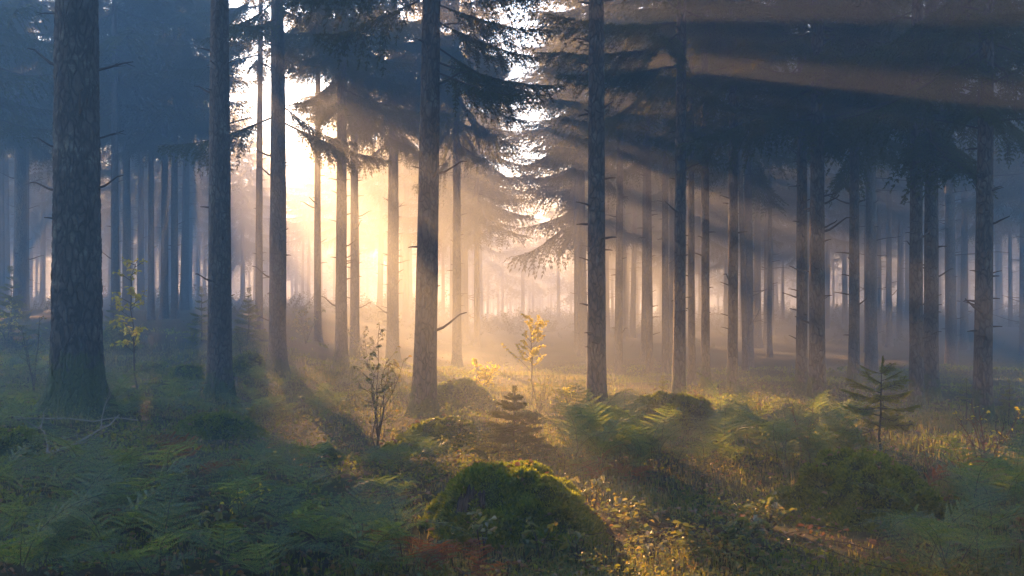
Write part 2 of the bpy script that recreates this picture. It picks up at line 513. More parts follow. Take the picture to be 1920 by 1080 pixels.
def trunk_mesh(name, dia, height, mat, seed, seg=20, fine_h=6.0, dz=0.12, rough=0.05, flare=0.5, flare_h=0.4, bend=0.1, twigs=0, plates=False, roots=5, top_r=0.06):
    r = np.random.default_rng(seed)
    zs = np.concatenate([np.arange(-0.25, fine_h, dz), np.linspace(fine_h, height, 14)])
    th = np.linspace(0, 2 * np.pi, seg, endpoint=False)
    Z, T = np.meshgrid(zs, th, indexing='ij')
    rad = dia / 2 * ((1 - np.clip(Z, 0, None) / height) ** 0.75) * (1 - top_r) + 0.01
    fl = np.exp(-np.clip(Z + 0.1, 0, None) / flare_h)
    ph = r.uniform(0, 6.28)
    lobes = 0.6 + 0.4 * np.cos(roots * T + ph + 0.5 * np.sin(2 * T)) ** 2 * (1 + 0.6 * np.cos(T - ph))
    rad = rad * (1 + flare * 1.6 * fl ** 1.6 * lobes)
    cx, sy = np.cos(T), np.sin(T)
    rad = rad * (1 + rough * vnoise(cx * 2.2, sy * 2.2, Z * 1.1, seed) + rough * 0.6 * vnoise(cx * 6, sy * 6, Z * 4, seed + 3))
    if plates:
        wx, wy, wz = cx * 7.5 + 0.5 * vnoise(cx * 5, sy * 5, Z * 4, 77), sy * 7.5, Z * 6.5 + 0.6 * vnoise(cx * 5, sy * 5, Z * 4, 78)
        e = worley(wx, wy, wz, 41)
        depth = 0.020 * (0.35 + 0.65 * np.exp(-np.clip(Z - 0.8, 0, None) / 2.5))
        rad = rad - depth * (1 - np.clip(e / 0.28, 0, 1)) + 0.006 * vnoise(cx * 25, sy * 25, Z * 20, 79)
    bx = bend * vnoise(zs * 0.09, 0.5, 0.2, seed + 9) * np.clip(zs / 8, 0, 1); by = bend * vnoise(zs * 0.09, 2.5, 0.2, seed + 10) * np.clip(zs / 8, 0, 1)
    V = np.stack([rad * cx + bx[:, None], rad * sy + by[:, None], Z], -1)
    n = len(zs)
    i = np.arange(n - 1)[:, None] * seg; j = np.arange(seg)[None]
    q = np.stack([i + j, i + (j + 1) % seg, i + seg + (j + 1) % seg, i + seg + j], -1).reshape(-1, 4)
    mb = MB(); mb.add(V.reshape(-1, 3), q)
    for _ in range(twigs):
        z = r.uniform(0.8, 9.5); a = r.uniform(0, 6.28)
        L = r.choice([0.1, 0.16, 0.3, 0.6, 1.3], p=[0.3, 0.3, 0.2, 0.12, 0.08]) * (1.0 if z < 5 else 1.6)
        p = stub_pts(r, L, r.uniform(-0.1, 0.35))
        c, s = math.cos(a), math.sin(a)
        p = np.stack([p[:, 0] * c - p[:, 1] * s, p[:, 0] * s + p[:, 1] * c, p[:, 2] + z], -1)
        rr = dia / 2 * (1 - z / height) ** 0.75
        p[:, 0] += c * rr; p[:, 1] += s * rr
        tube(mb, p, np.linspace(0.013, 0.005, len(p)), 4, 1)
    me = mb.mesh(name, [mat, M['twig']], True)
    def radius(z): return dia / 2 * (1 - z / height) ** 0.75 * (1 - top_r) + 0.01
    def off(z):
        return float(np.interp(z, zs, bx)), float(np.interp(z, zs, by))
    return me, radius, off

def spruce(label, loc, dia, height=25.0, kind=0, seed=0, mat='bark', group=None, stubs=(), nstub=10, branches=(), lean=(0, 0), hero=True, stub_hi=6.5, crown=True, thin=False, crown_xy=1.0, **kw):
    """trunk + crown + dead stubs + low live branches"""
    t = thing("spruce_tree", label, "spruce tree", (loc[0], loc[1], loc[2] - 0.02), 0, group)
    t.rotation_euler = (lean[0], lean[1], 0)
    me, radf, off = trunk_mesh("trunk", dia, height * 0.66, M[mat], seed, **kw)
    obj("trunk", me, t)
    if crown:
        height *= 0.66
        cr = obj("crown", (THIN if thin else POLE)[kind], t, rot=(0, 0, seed * 1.7)); s = height / POLE_H[kind]; cr.scale = (crown_xy, crown_xy, s)
    r = random.Random(seed)
    lst = list(stubs)
    for _ in range(int(nstub * 1.6)):
        lst.append((r.uniform(0.9, stub_hi), r.uniform(0, 360), r.choice([0, 0, 0, 1, 1, 2])))
    for z, deg, k in lst:
        a = math.radians(deg); ox, oy = off(z); rr = radf(z)
        obj("branch_stub", STUBS[k], t, (ox + rr * math.cos(a), oy + rr * math.sin(a), z), (r.uniform(-.4, .4), r.uniform(-0.2, 0.15), a), r.uniform(0.9, 1.6) if k < 3 else r.uniform(0.7, 1.05))
    for z, deg, k, sc, pitch in branches:
        a = math.radians(deg); ox, oy = off(z); rr = radf(z) * 0.8
        obj("live_branch", HI_ME[k], t, (ox + rr * math.cos(a), oy + rr * math.sin(a), z), (r.uniform(-.2, .2), math.radians(pitch), a), sc)
    return t

SU = np.array([math.cos(SUN_AZ), -math.sin(SUN_AZ)])      # right of the sun's azimuth
SL = np.array([math.sin(SUN_AZ), math.cos(SUN_AZ)])       # towards the sun
taken = []
def heroes():
    def rb(n, lo, hi, r, a0=0, a1=360, smin=0.7, smax=1.1):
        return [(r.uniform(lo, hi), r.uniform(a0, a1), r.randrange(4), r.uniform(smin, smax), r.uniform(-5, 22)) for _ in range(n)]
    r = random.Random(5)
    rows = [
     # px, base row, width px, label, options
     (145, 770, 92, "thickest trunk with cracked grey bark and mossy flared base at far left", dict(mat='bark_big', kind=1, seg=150, dz=0.028, plates=True, flare=0.85, flare_h=0.36, nstub=3, height=27, rough=0.04,
         stubs=[(4.2, 5, 3), (3.35, 0, 3), (2.75, 3, 2), (2.72, 175, 2), (3.25, 182, 2), (4.25, 178, 2), (4.9, 170, 3), (3.6, 300, 2)], bend=0.05)),
     (412, 746, 44, "second thickest spruce trunk with lichen standing behind a mossy hummock", dict(kind=0, seg=60, dz=0.05, nstub=12, height=26, stubs=[(4.3, 10, 3)], rough=0.035, bend=0.08)),
     (520, 698, 33, "golden lit trunk directly below the brightest sky gap", dict(kind=2, nstub=14, height=26, seg=36,
         branches=[(5.1, 185, 0, 1.0, 8), (5.0, 20, 2, 0.9, 10), (5.3, 350, 1, 0.9, 15), (7.4, 30, 2, 1, 5), (7.8, 330, 0, 1.1, 5), (8.2, 0, 2, 1.1, 5), (8.6, 300, 1, 1.2, 5)])),
     (640, 688, 22, "slim backlit trunk standing close in front of an even thinner one", dict(kind=0, nstub=16, height=25, branches=rb(17, 6.0, 9.8, r))),
     (665, 668, 17, "thin backlit trunk half hidden by its slightly thicker neighbour", dict(kind=2, nstub=14, height=24, branches=rb(14, 6.2, 10, r))),
     (736, 676, 23, "glowing orange trunk with many short stubs left of the leaning mossy one", dict(kind=0, nstub=26, height=25, branches=rb(18, 7.2, 9.8, r) + [(8.3, -19, 0, 0.8, 0), (8.7, -25, 2, 0.7, -2), (9.1, -10, 0, 0.8, 0), (8.5, 160, 0, 0.8, 0), (8.9, 165, 2, 0.8, -2), (7.5, -19, 0, 0.9, -3), (7.7, -5, 2, 0.7, -3), (7.4, -35, 1, 0.9, -2)])),  # the branches listed singly are added to plug sun leaks
     (795, 778, 42, "large mid frame spruce trunk with mossy flared foot behind the leafy shrub", dict(kind=3, seg=60, dz=0.05, nstub=7, height=26, lean=(0, 0.012), rough=0.035,
         stubs=[(3.25, 0, 2), (5.25, 10, 3), (4.45, 350, 2), (1.15, 0, 2)], branches=[(4.75, 5, 2, 0.68, 2), (4.6, 330, 0, 0.7, 8), (4.95, 30, 0, 0.7, 6), (5.3, 20, 2, 0.6, 6), (5.5, 350, 0, 0.7, 5), (5.9, 10, 3, 0.9, 0), (6.1, 200, 1, 1, 5), (5.6, 180, 3, 1, 8), (6.3, 330, 0, 0.6, 4)])),
     (857, 690, 17, "hazy trunk alone in the bright mist right of the large mossy footed trunk", dict(crown_xy=0.62, kind=2, nstub=16, height=26, branches=rb(24, 7.3, 9.8, r, smin=0.6, smax=0.95) + [(7.5, -19, 0, 0.8, -4), (7.8, -30, 1, 0.9, -4), (7.6, 160, 0, 0.8, -4), (6.8, 160, 0, 0.8, -4), (7.0, 175, 1, 0.9, -4), (6.9, 145, 1, 0.8, -3)])),  # branches here added to close a gap that leaks sunlight
     (486, 622, 13, "faint lacy crowned spruce in the brightest gap left of the golden lit trunk", dict(kind=1, nstub=8, height=26, mat='bark_far', crown_xy=0.75, branches=rb(10, 6.5, 11, r))),
     (1118, 786, 34, "dark straight trunk alone in the middle with mist on both sides", dict(kind=1, seg=60, dz=0.05, nstub=22, height=26, rough=0.03, bend=0.05, branches=[(6.0, 0, 0, 0.7, 0), (6.2, 40, 2, 0.6, 0), (6.1, 330, 1, 0.7, 0)])),
     (1160, 705, 14, "faint trunk just right of the dark straight central one", dict(kind=3, nstub=8, height=25, mat='bark_far', branches=rb(10, 5.5, 9.5, r))),
     (1218, 700, 12, "first of the thin mist veiled trunks left of the arching branches", dict(kind=0, nstub=8, height=24, mat='bark_far', branches=rb(10, 5.5, 9.5, r))),
     (1248, 704, 13, "second thin veiled trunk just left of the trunk with arching branches", dict(kind=1, nstub=8, height=25, mat='bark_far', branches=rb(10, 5.5, 9.5, r))),
     (1273, 752, 22, "trunk with long arching yellow lit branches above the lit mossy boulder", dict(kind=3, nstub=16, height=25,
         branches=[(5.2, 185, 2, 0.75, 0), (5.5, 175, 2, 0.85, -4), (5.9, 195, 0, 1.0, -4), (6.1, 20, 2, 0.8, 0), (6.4, 340, 0, 0.9, 4), (5.7, 250, 1, 0.8, 4), (5.0, 10, 1, 0.6, 10)])),
     (1297, 722, 12, "thin trunk squeezed directly right of the one with arching branches", dict(kind=2, nstub=8, height=24, mat='bark_far', branches=rb(10, 5.5, 9.5, r))),
     (1323, 728, 15, "straight slim trunk midway along the pinkish edge of the mist", dict(kind=2, nstub=10, height=25, branches=rb(12, 5.2, 8.2, r))),
     (1373, 738, 18, "trunk with drooping green sprays left of a leaning thin one", dict(kind=0, nstub=12, height=25, branches=rb(16, 4.4, 7.6, r))),
     (1398, 694, 10, "thin pale trunk leaning slightly to the left", dict(kind=3, nstub=8, height=23, mat='bark_far', lean=(0, -0.03))),
     (1503, 738, 20, "slim trunk close left of a stouter one behind bare twigs", dict(kind=2, nstub=20, height=25, branches=rb(14, 4.9, 7.2, r))),
     (1533, 757, 28, "stout brownish trunk behind the bare twigs near right centre", dict(kind=1, seg=40, dz=0.07, nstub=20, height=26, branches=rb(14, 4.9, 7.0, r))),
     (1601, 720, 19, "trunk with long bare drooping dead limbs behind the layered sapling", dict(kind=2, nstub=16, height=25, stubs=[(5.0, 0, 5), (5.3, 180, 5), (4.5, 10, 5), (4.6, 190, 5), (5.8, 170, 5)], branches=rb(18, 4.6, 7.5, r))),
     (1718, 766, 24, "left trunk of the touching pair at right", dict(kind=0, nstub=18, height=26, branches=rb(18, 4.2, 7, r), stubs=[(4.4, 180, 4), (4.9, 170, 5)])),
     (1745, 750, 26, "right trunk of the touching pair at right", dict(kind=3, nstub=12, height=25, branches=rb(16, 4.4, 7, r))),
     (1842, 790, 31, "dark stout trunk with mossy foot nearest the right edge", dict(kind=1, seg=50, dz=0.06, nstub=24, height=26, branches=rb(18, 4.2, 6.4, r), stubs=[(3.9, 350, 4), (3.8, 185, 4)])),
     (1808, 655, 14, "misty blue trunk between the touching pair and the dark stout trunk", dict(kind=2, nstub=6, height=25, mat='bark_far')),
     (1667, 650, 11, "thin far trunk in blue mist right of the layered sapling top", dict(kind=1, nstub=5, height=25, mat='bark_far')),
     (1625, 660, 9, "thinnest far trunk in blue mist behind the layered sapling", dict(kind=0, nstub=5, height=24, mat='bark_far')),
     (1443, 670, 9, "thin far trunk in blue mist between leaning pale trunk and slim stubby one", dict(kind=3, nstub=5, height=24, mat='bark_far')),
     (38, 605, 25, "grey misty trunk with side twigs beside the left edge", dict(kind=2, nstub=14, height=24, stubs=[(5, 180, 4), (4, 10, 4)], branches=rb(16, 5.5, 9.5, r))),
     (216, 606, 15, "misty trunk rising behind the yellow leaved sapling", dict(kind=1, nstub=8, height=25, mat='bark_far', branches=rb(16, 5.5, 10, r))),
     (308, 596, 14, "left one of two close misty trunks behind yellow leaved sapling", dict(kind=0, nstub=6, height=24, mat='bark_far', branches=rb(10, 5.5, 9.5, r))),
     (328, 598, 13, "right one of two close misty trunks behind yellow leaved sapling", dict(kind=2, nstub=6, height=25, mat='bark_far', branches=rb(10, 5.5, 9.5, r))),
     (283, 600, 11, "thin misty trunk just left of two close misty trunks", dict(kind=3, nstub=5, height=25, mat='bark_far', branches=rb(10, 5.5, 9.5, r))),
     (596, 640, 13, "ghostly pale trunk in bright mist between two golden trunks", dict(kind=1, nstub=8, height=26, mat='bark_far')),
    ]
    for i, (px, py, wpx, label, kw) in enumerate(rows):
        x, Y, z = on_ground(px, py)
        if Y > 42: Y = 42.0; x = px_x(px, Y); z = float(H(x, Y))
        kw = dict(kw)
        kw['thin'] = 395 < px < 700 or px > 1230
        spruce(label, (x, Y, z), wpx / F * Y * 1.04, seed=20 + i, **kw)
        taken.append((x, Y))
    for (u, L), k, lab in [((10.8, 25.0), 2, "faint spruce added behind the dark straight central trunk to block low sun"), ((12.7, 25.5), 0, "veiled spruce added right of the dark central trunk to block low sun")]:  # two extra trees, added so their crowns stop stray low sun
        x, Y = u * SU[0] + L * SL[0], u * SU[1] + L * SL[1]
        spruce(lab, (x, Y, float(H(x, Y))), 0.26, seed=90 + k, kind=k, nstub=6, mat='bark_far', crown_xy=0.6)
        taken.append((x, Y))
heroes()

# conifers with full crowns standing in the opening behind the mist
for px, Y, k, s, lab in [(872, 45, 1, 1.05, "full crowned misty conifer left of the bright sky wedge"), (1088, 40, 0, 1.12, "broad full crowned misty conifer right of the bright sky wedge"),
                      (455, 62, 0, 0.9, "pale sunlit conifer tip seen between the two left golden trunks")]:
    x, Y, z = at_depth(px, Y)
    t = thing("spruce_tree", lab, "spruce tree", (x, Y, z), px * 0.1)
    me, _, _ = trunk_mesh("trunk", 0.34, FULL_H[k], M['bark_far'], 500 + k, seg=14, dz=0.5)
    obj("trunk", me, t, scale=s); obj("crown", FULL[k], t, scale=s)
    taken.append((x, Y))

# the stand behind: individual trees sharing a few trunks and crowns
FAR_T = [trunk_mesh("trunk", d, POLE_H[k], M['bark_far'], 600 + k, seg=12, dz=0.4, twigs=34)[0] for k, d in enumerate([0.30, 0.36, 0.26, 0.32])]
def far_label(x, y):
    px = 960 + x / y * F
    if abs(px - 960) > 1150 or y < 6: return None
    if px < 100: return "misty distant spruce at the left edge behind the thickest trunk", "distant trunks at the left edge"
    if px < 395: return "grey misty spruce of the distant row behind the yellow leaved sapling", "distant trunks behind the yellow sapling"
    if px < 760: return "pale distant spruce dissolving in the sunlit mist behind the golden trunks", "distant trunks in the sunlit mist"
    if px < 1120: return "faint distant spruce in the peach mist behind the yellow birch", "distant trunks in the peach mist"
    if px < 1480: return "dim distant spruce in the mist behind the arching branches", "distant trunks where the mist turns blue"
    return "distant spruce faded in the blue mist at right", "distant trunks in the blue mist"

def stand():
    r = random.Random(3)
    n = 0
    pts = list(taken)
    tries = 0
    while n < 272 and tries < 30000:
        tries += 1
        if r.random() < 0.86 or n < 30:
            y = 29 + 73 * r.random() ** 1.2 if n > 5 else r.uniform(18, 30); x = r.uniform(-0.62, 0.62) * y
        else:
            y = r.uniform(-9, 9); x = r.uniform(-11, 11)  # unseen trees beside and behind the camera, added to shade the foreground
            if abs(x) < 0.62 * y + 2.5 or math.hypot(x, y) < 3: continue
        dmin = 2.5 + 0.012 * y
        if any((x - a) ** 2 + (y - b) ** 2 < dmin * dmin for a, b in pts): continue
        u = x * SU[0] + y * SU[1]; Ls = x * SL[0] + y * SL[1]
        if 0.3 < u < 9.8 and 26 + 0.3 * u < Ls < 60 + 3.6 * u: continue                 # the clearing the sun shines through
        px = 960 + x / y * F if y > 1 else 9999
        if 905 < px < 1075 and y < 88: continue                      # sky wedge
        if y < 29 and 0 < px < 1180: continue
        pts.append((x, y)); n += 1
        k = r.randrange(4)
        fl = far_label(x, y)
        lab, grp = fl if fl else ("tall spruce added outside the view to shade the foreground", "added shade spruces")
        t = thing("spruce_tree", lab, "spruce tree", (x, y, float(H(x, y)) - 0.05), r.uniform(0, 6.28), grp, r.uniform(0.88, 1.0))
        t.rotation_euler = (r.gauss(0, 0.008), r.gauss(0, 0.008), t.rotation_euler[2])
        obj("trunk", FAR_T[k], t); obj("crown", POLE[k], t)
stand()

def distant_forest():
    r = random.Random(8)
    tiny = [branch_arrays(2.3, 260 + i, needle=0.17, twig_gap=0.26, lat_gap=0.40, hi=False, hang=0.9) for i in range(2)]
    mb = MB(); pts = []
    while len(pts) < 430:
        y = 106 + 120 * r.random() ** 1.4; x = r.uniform(-0.74, 0.70) * y
        u = x * SU[0] + y * SU[1]; Ls = x * SL[0] + y * SL[1]
        if any((x - a) ** 2 + (y - b) ** 2 < 12 for a, b in pts): continue
        pts.append((x, y))
        z = float(H(x, y)); h = r.uniform(14.5, 17.0); b = r.uniform(3.5, 7.0)
        tube(mb, [(x, y, z - 0.3), (x, y, z + h * 0.5), (x, y, z + h)], [0.2, 0.13, 0.02], 6, 1)
        yaw = 0
        for k in range(32):
            t = (k + r.random()) / 32
            yaw += 2.4 + r.gauss(0, 0.3)
            mb.add_mesh(tiny[k % 2], rotm(yaw, 0.2 - 0.6 * t, 0, ((1 - t) ** 0.7 * 3.6 + 0.3) / 2.3, (x, y, z + b + (h - b) * t)))
    pts = 0
    while pts < 900:
        y = 27 + 95 * r.random() ** 0.6; x = r.uniform(-0.66, 0.64) * y
        if y < 36 and -0.12 * y < x: continue
        pts += 1
        z = float(H(x, y)); hh = r.uniform(0.3, 1.1) * (1.0 if x < 0 or y > 55 else 0.55) * (0.6 + y / 55)
        for k in range(9):
            mb.add_mesh(tiny[k % 2], rotm(r.uniform(0, 6.28), -r.uniform(0.2, 1.3), 0, hh * r.uniform(0.5, 1.0) / 2.3, (x + r.gauss(0, 0.35), y + r.gauss(0, 0.35), z - 0.05)))
    o = obj("distant_forest", mb.mesh("distant_forest", [M['needle'], M['bark_far']]))
    o["kind"] = "stuff"; o["label"] = "far spruce wood dissolving into the mist"
distant_forest()

# ------------------------------------------------------------------ understorey
def leaf_verts(P, D, N, L, W, fold=0.25):
    """folded oval leaves: P base, D direction, N normal (K,3)"""
    S = np.cross(D, N); S /= np.linalg.norm(S, axis=1)[:, None] + 1e-9
    L = L[:, None]; W = W[:, None]
    up = N * (W * fold)
    V = np.stack([P, P + D * L * 0.35 + S * W * 0.5 + up, P + D * L * 0.75 + S * W * 0.36 + up, P + D * L - N * L * 0.12,
                  P + D * L * 0.75 - S * W * 0.36 + up, P + D * L * 0.35 - S * W * 0.5 + up], 1)
    return V, [[0, 1, 2, 3], [0, 3, 4, 5]]

def unit(v): return v / (np.linalg.norm(v, axis=-1, keepdims=True) + 1e-9)

def frond_arrays(seed, stem=0.34, blade=0.72, arch=0.55, wide=0.46, pairs=14):
    r = np.random.default_rng(seed)
    mb = MB()
    t = np.linspace(0, 1, 22)
    s0 = stem / (stem + blade)
    ang = np.where(t < s0, 1.32 - 0.25 * t / s0, 1.07 - (1.07 + arch * 0.55) * ((t - s0) / (1 - s0)) ** 0.75)
    step = (stem + blade) / 21
    x = np.concatenate([[0], np.cumsum(np.cos(ang[:-1]) * step)]); z = np.concatenate([[0], np.cumsum(np.sin(ang[:-1]) * step)])
    y = np.cumsum(r.normal(0, 0.004, 22))
    ax = np.stack([x, y, z], -1)
    tube(mb, ax, np.linspace(0.0042, 0.0012, 22), 4, 1)
    tt = s0 + (1 - s0) * (np.linspace(0.0, 0.985, pairs) ** 0.95)
    for i, q in enumerate(tt):
        u = (q - s0) / (1 - s0)
        p = np.array([np.interp(q, t, ax[:, k]) for k in range(3)])
        p2 = np.array([np.interp(min(1, q + 0.02), t, ax[:, k]) for k in range(3)])
        f = unit(p2 - p)
        up = unit(np.cross(np.cross(f, [0, 0, 1.0]), f)) if abs(f[2]) < 0.98 else np.array([-1.0, 0, 0])
        for sg in (-1, 1):
            sd = np.cross(f, up) * sg
            l = blade * wide * (1 - u) ** 0.85 * (0.78 + 0.22 * min(1, u / 0.12)) * r.uniform(0.85, 1.1) + 0.015
            d = unit(sd * 0.86 + f * r.uniform(0.35, 0.55) + up * r.uniform(-0.12, 0.22))
            m = max(3, int(l / 0.0155))
            v = (np.arange(m) + 0.5) / m
            axis = p + d * (l * v)[:, None]; axis[:, 2] -= 0.16 * l * v ** 2
            pl = min(0.030, 0.010 + 0.10 * l) * (1 - v) ** 0.7 + 0.004
            wd = l / m * 0.48
            for s2 in (-1, 1):
                sd2 = unit(np.cross(d, up)) * s2
                dd = unit(sd2 + d * 0.45)[None].repeat(m, 0) + r.normal(0, 0.08, (m, 3)); dd = unit(dd)
                V = np.stack([axis - d * wd * 0.8, axis + dd * pl[:, None] * 0.55 - d * wd * 0.5, axis + dd * pl[:, None] + up * r.normal(0, 0.004, m)[:, None],
                              axis + dd * pl[:, None] * 0.5 + d * wd * 0.55, axis + d * wd * 0.7], 1)
                mb.add_many(V, [[0, 1, 3, 4]], 0); mb.add_many(V[:, [1, 2, 3]], [[0, 1, 2]], 0)
    return mb.arrays()

FR = [frond_arrays(400 + i, s, b, a, wd) for i, (s, b, a, wd) in enumerate([(0.34, 0.74, 0.6, 0.44), (0.22, 0.66, 0.9, 0.42), (0.42, 0.80, 0.4, 0.48), (0.16, 0.52, 0.7, 0.46)])]
FR_G = [arr_mesh("frond", a, [M['fern'], M['twig']]) for a in FR]
FR_D = [arr_mesh("frond", a, [M['fern_dead'], M['red_twig']]) for a in FR[1:]]
fern_r = random.Random(21)
def fern(px, py, sc, label, group, dead=False, n=None, up=0.0):
    r = fern_r
    x, Y, z = on_ground(px, py)
    nm = "rusty_bracken" if dead else "bracken_fern"
    t = thing(nm, label, "fern", (x, Y, z - 0.02), r.uniform(0, 6.28), group, sc * 0.70)
    k = n or r.randint(5, 7)
    for i in range(k):
        me = r.choice(FR_D if dead else FR_G)
        o = obj("frond", me, t, (r.uniform(-.06, .06), r.uniform(-.06, .06), 0), (r.uniform(-.25, .25), r.uniform(-0.22, 0.3) - up, 6.283 * i / k + r.uniform(-.4, .4)), r.uniform(0.7, 1.1))

def fern_bed(n, x0, x1, y0, y1, smin, smax, label, group, seed, keep=None, dmin=0.0, up=0.0):
    r = random.Random(seed); pts = []
    tries = 0
    while len(pts) < n and tries < 4000:
        tries += 1
        px, py = r.uniform(x0, x1), r.uniform(y0, y1)
        if keep and not keep(px, py): continue
        if any(abs(px - a) < dmin and abs(py - b) < dmin * 0.5 for a, b in pts): continue
        pts.append((px, py)); fern(px, py, r.uniform(smin, smax), label, group, up=up)
fern_bed(9, 0, 330, 1000, 1120, 0.85, 1.1, "dark bracken fern in the lowest row of the lower left corner", "bracken in the lower left corner", 1, dmin=60)
fern_bed(11, 0, 340, 880, 985, 0.8, 1.05, "blue green bracken fern below the pale fallen branch", "bracken below the pale fallen branch", 2, dmin=50)
fern_bed(11, 420, 780, 960, 1100, 0.8, 1.05, "large spreading bracken fern left of the mossy stump", "bracken left of the mossy stump", 3, dmin=55)
fern_bed(9, 430, 760, 870, 950, 0.7, 0.95, "bracken fern in front of the berry shrub stems", "bracken in front of the leafy shrub", 4, dmin=45)
fern_bed(8, 210, 380, 740, 800, 0.8, 1.1, "bracken fern between the thickest trunk and the mossy hummock", "bracken between the two thick trunks", 5, dmin=25)
fern_bed(9, 440, 640, 730, 800, 0.7, 0.95, "pale bracken fern right of the second thickest trunk", "bracken right of the second thickest trunk", 6, dmin=30)
fern_bed(7, -10, 90, 690, 830, 0.8, 1.1, "bracken fern crowding the left edge beside the thickest trunk", "bracken at the left edge", 7, dmin=25)
fern_bed(16, 1060, 1330, 825, 895, 0.85, 1.15, "sun touched bracken fern behind the mossy stump", "sun touched bracken behind the stump", 8, dmin=30, up=0.3, keep=lambda a, b: not (1175 < a < 1350 and b < 872))
fern_bed(17, 1340, 1600, 815, 885, 0.85, 1.2, "golden lit bracken fern behind the broad mossy mound", "golden bracken behind the mound", 9, dmin=28, up=0.35)
fern_bed(7, 1800, 1960, 945, 1000, 0.8, 1.0, "bracken fern at the right edge beside the broad mossy mound", "bracken at the right edge", 10, dmin=30, up=0.25)
fern_bed(5, 1720, 1940, 1040, 1110, 0.8, 1.0, "dark bracken fern in the lower right corner", "bracken in the lower right corner", 12, dmin=40)
fern_bed(4, 690, 830, 860, 905, 0.6, 0.75, "small bracken fern between the leafy shrub and the stump", "bracken between shrub and stump", 13, dmin=30)
for px, py, sc, lab in [(385, 905, 0.9, "rust brown dead bracken in the left bed of green ferns"), (480, 925, 0.6, "small rusty bracken right of the larger rust brown one"),
                        (1120, 905, 0.6, "orange dead bracken touching the right side of the stump"), (1190, 915, 0.5, "low orange dead bracken a step right of the stump"),
                        (800, 1085, 0.7, "reddish dead bracken below the left foot of the stump"), (900, 1100, 0.6, "reddish withered bracken at the bottom edge below the stump"),
                        (1740, 965, 0.7, "brown withered bracken sprawled over the broad mossy mound"), (1850, 925, 0.6, "orange withered bracken beside bare reddish twigs")]:
    fern(px, py, sc, lab, None, True)

# -- mossy stones, mounds, stump
MOUNDS = []
def mound_shape(w, d, h, seed, square=2.6, res=90, lump=0.10):
    """superellipsoid dome; returns V,F and a sampler of surface points + normals"""
    r = np.random.default_rng(seed)
    nu, nv = res, res // 2
    U, Vv = np.meshgrid(np.linspace(0, 2 * np.pi, nu, endpoint=False), np.linspace(-0.22, 1, nv))
    ph = Vv * np.pi / 2
    def sp(c): return np.sign(c) * np.abs(c) ** (2 / square)
    cx, sx = sp(np.cos(U)), sp(np.sin(U))
    X = w / 2 * cx * np.abs(np.cos(ph)) ** (2 / square); Y = d / 2 * sx * np.abs(np.cos(ph)) ** (2 / square)
    Z = h * np.sign(ph) * np.abs(np.sin(ph)) ** (2 / square)
    f = 1 + lump * 1.3 * vnoise(X / w * 3 + 9, Y / w * 3, Z / w * 3, seed) + lump * 0.8 * vnoise(X / w * 7, Y / w * 7, Z / w * 7, seed + 1) + lump * 0.45 * vnoise(X / w * 17, Y / w * 17, Z / w * 17, seed + 2)
    fl = 1 + 0.35 * np.exp(-np.clip(Z, 0, None) / (0.18 * h))
    V = np.stack([X * f * fl, Y * f * fl, Z * f], -1)
    i = np.arange(nv - 1)[:, None] * nu; j = np.arange(nu)[None]
    q = np.stack([i + j, i + (j + 1) % nu, i + nu + (j + 1) % nu, i + nu + j], -1).reshape(-1, 4)
    return V.reshape(-1, 3), q

def shoots(V, q, n, L, seed, zmin=-0.02, keep=None):
    r = np.random.default_rng(seed)
    a, b, c, d = (V[q[:, k]] for k in range(4))
    nrm = np.cross(c - a, d - b); area = np.linalg.norm(nrm, axis=1); nrm = nrm / (area[:, None] + 1e-12)
    k = r.choice(len(q), n, p=area / area.sum())
    s, t = r.random((n, 1)), r.random((n, 1))
    P = (a[k] * (1 - s) + b[k] * s) * (1 - t) + (d[k] * (1 - s) + c[k] * s) * t
    N = nrm[k]
    ok = P[:, 2] > zmin
    if keep is not None: ok &= keep(P)
    P, N = P[ok], N[ok]; n = len(P)
    mb = MB()
    for _ in range(2):
        D = unit(N * 0.8 + r.normal(0, 0.42, (n, 3)) + np.array([0, 0, 0.25]))
        S = unit(np.cross(D, r.normal(0, 1, (n, 3))))
        ll = L * r.uniform(0.5, 1.3, (n, 1)) * (0.45 + 1.3 * np.clip(vnoise(P[:, :1] * 9, P[:, 1:2] * 9, P[:, 2:] * 9, 4) + 0.5, 0, 1))
        W = ll * 0.16
        B = P - N * 0.006
        mb.add_many(np.stack([B - S * W, B + D * ll * 0.6 + S * W * 1.2, B + D * ll, B + D * ll * 0.55 - S * W * 1.3], 1), [[0, 1, 2, 3]])
    return mb.mesh("moss_cover", [M['moss_leaf']])

def mound(name, label, cat, px, py, wpx, hpx, seed, shoots_n, L=0.028, square=2.4, depth=0.8, rot=0.0, body='moss', zoff=0.0, part="body", lump=0.1):
    x, Y, z = on_ground(px, py)
    wd, h = wpx / F * Y, hpx / F * Y
    Yc = Y + wd * depth * 0.35
    x = px_x(px, Yc)
    t = thing(name, label, cat, (x, Yc, float(H(x, Yc)) - 0.03 + zoff), rot)
    V, q = mound_shape(wd, wd * depth, h + 0.05, seed, square, lump=lump)
    mb = MB(); mb.add(V, q)
    obj(part, mb.mesh(part, [M[body]], True), t)
    MOUNDS.append((V + np.array(t.location), q, wd))
    if shoots_n: obj("moss_cover", shoots(V, q, shoots_n, L, seed + 50), t)
    return t, V, q, wd, h, Yc

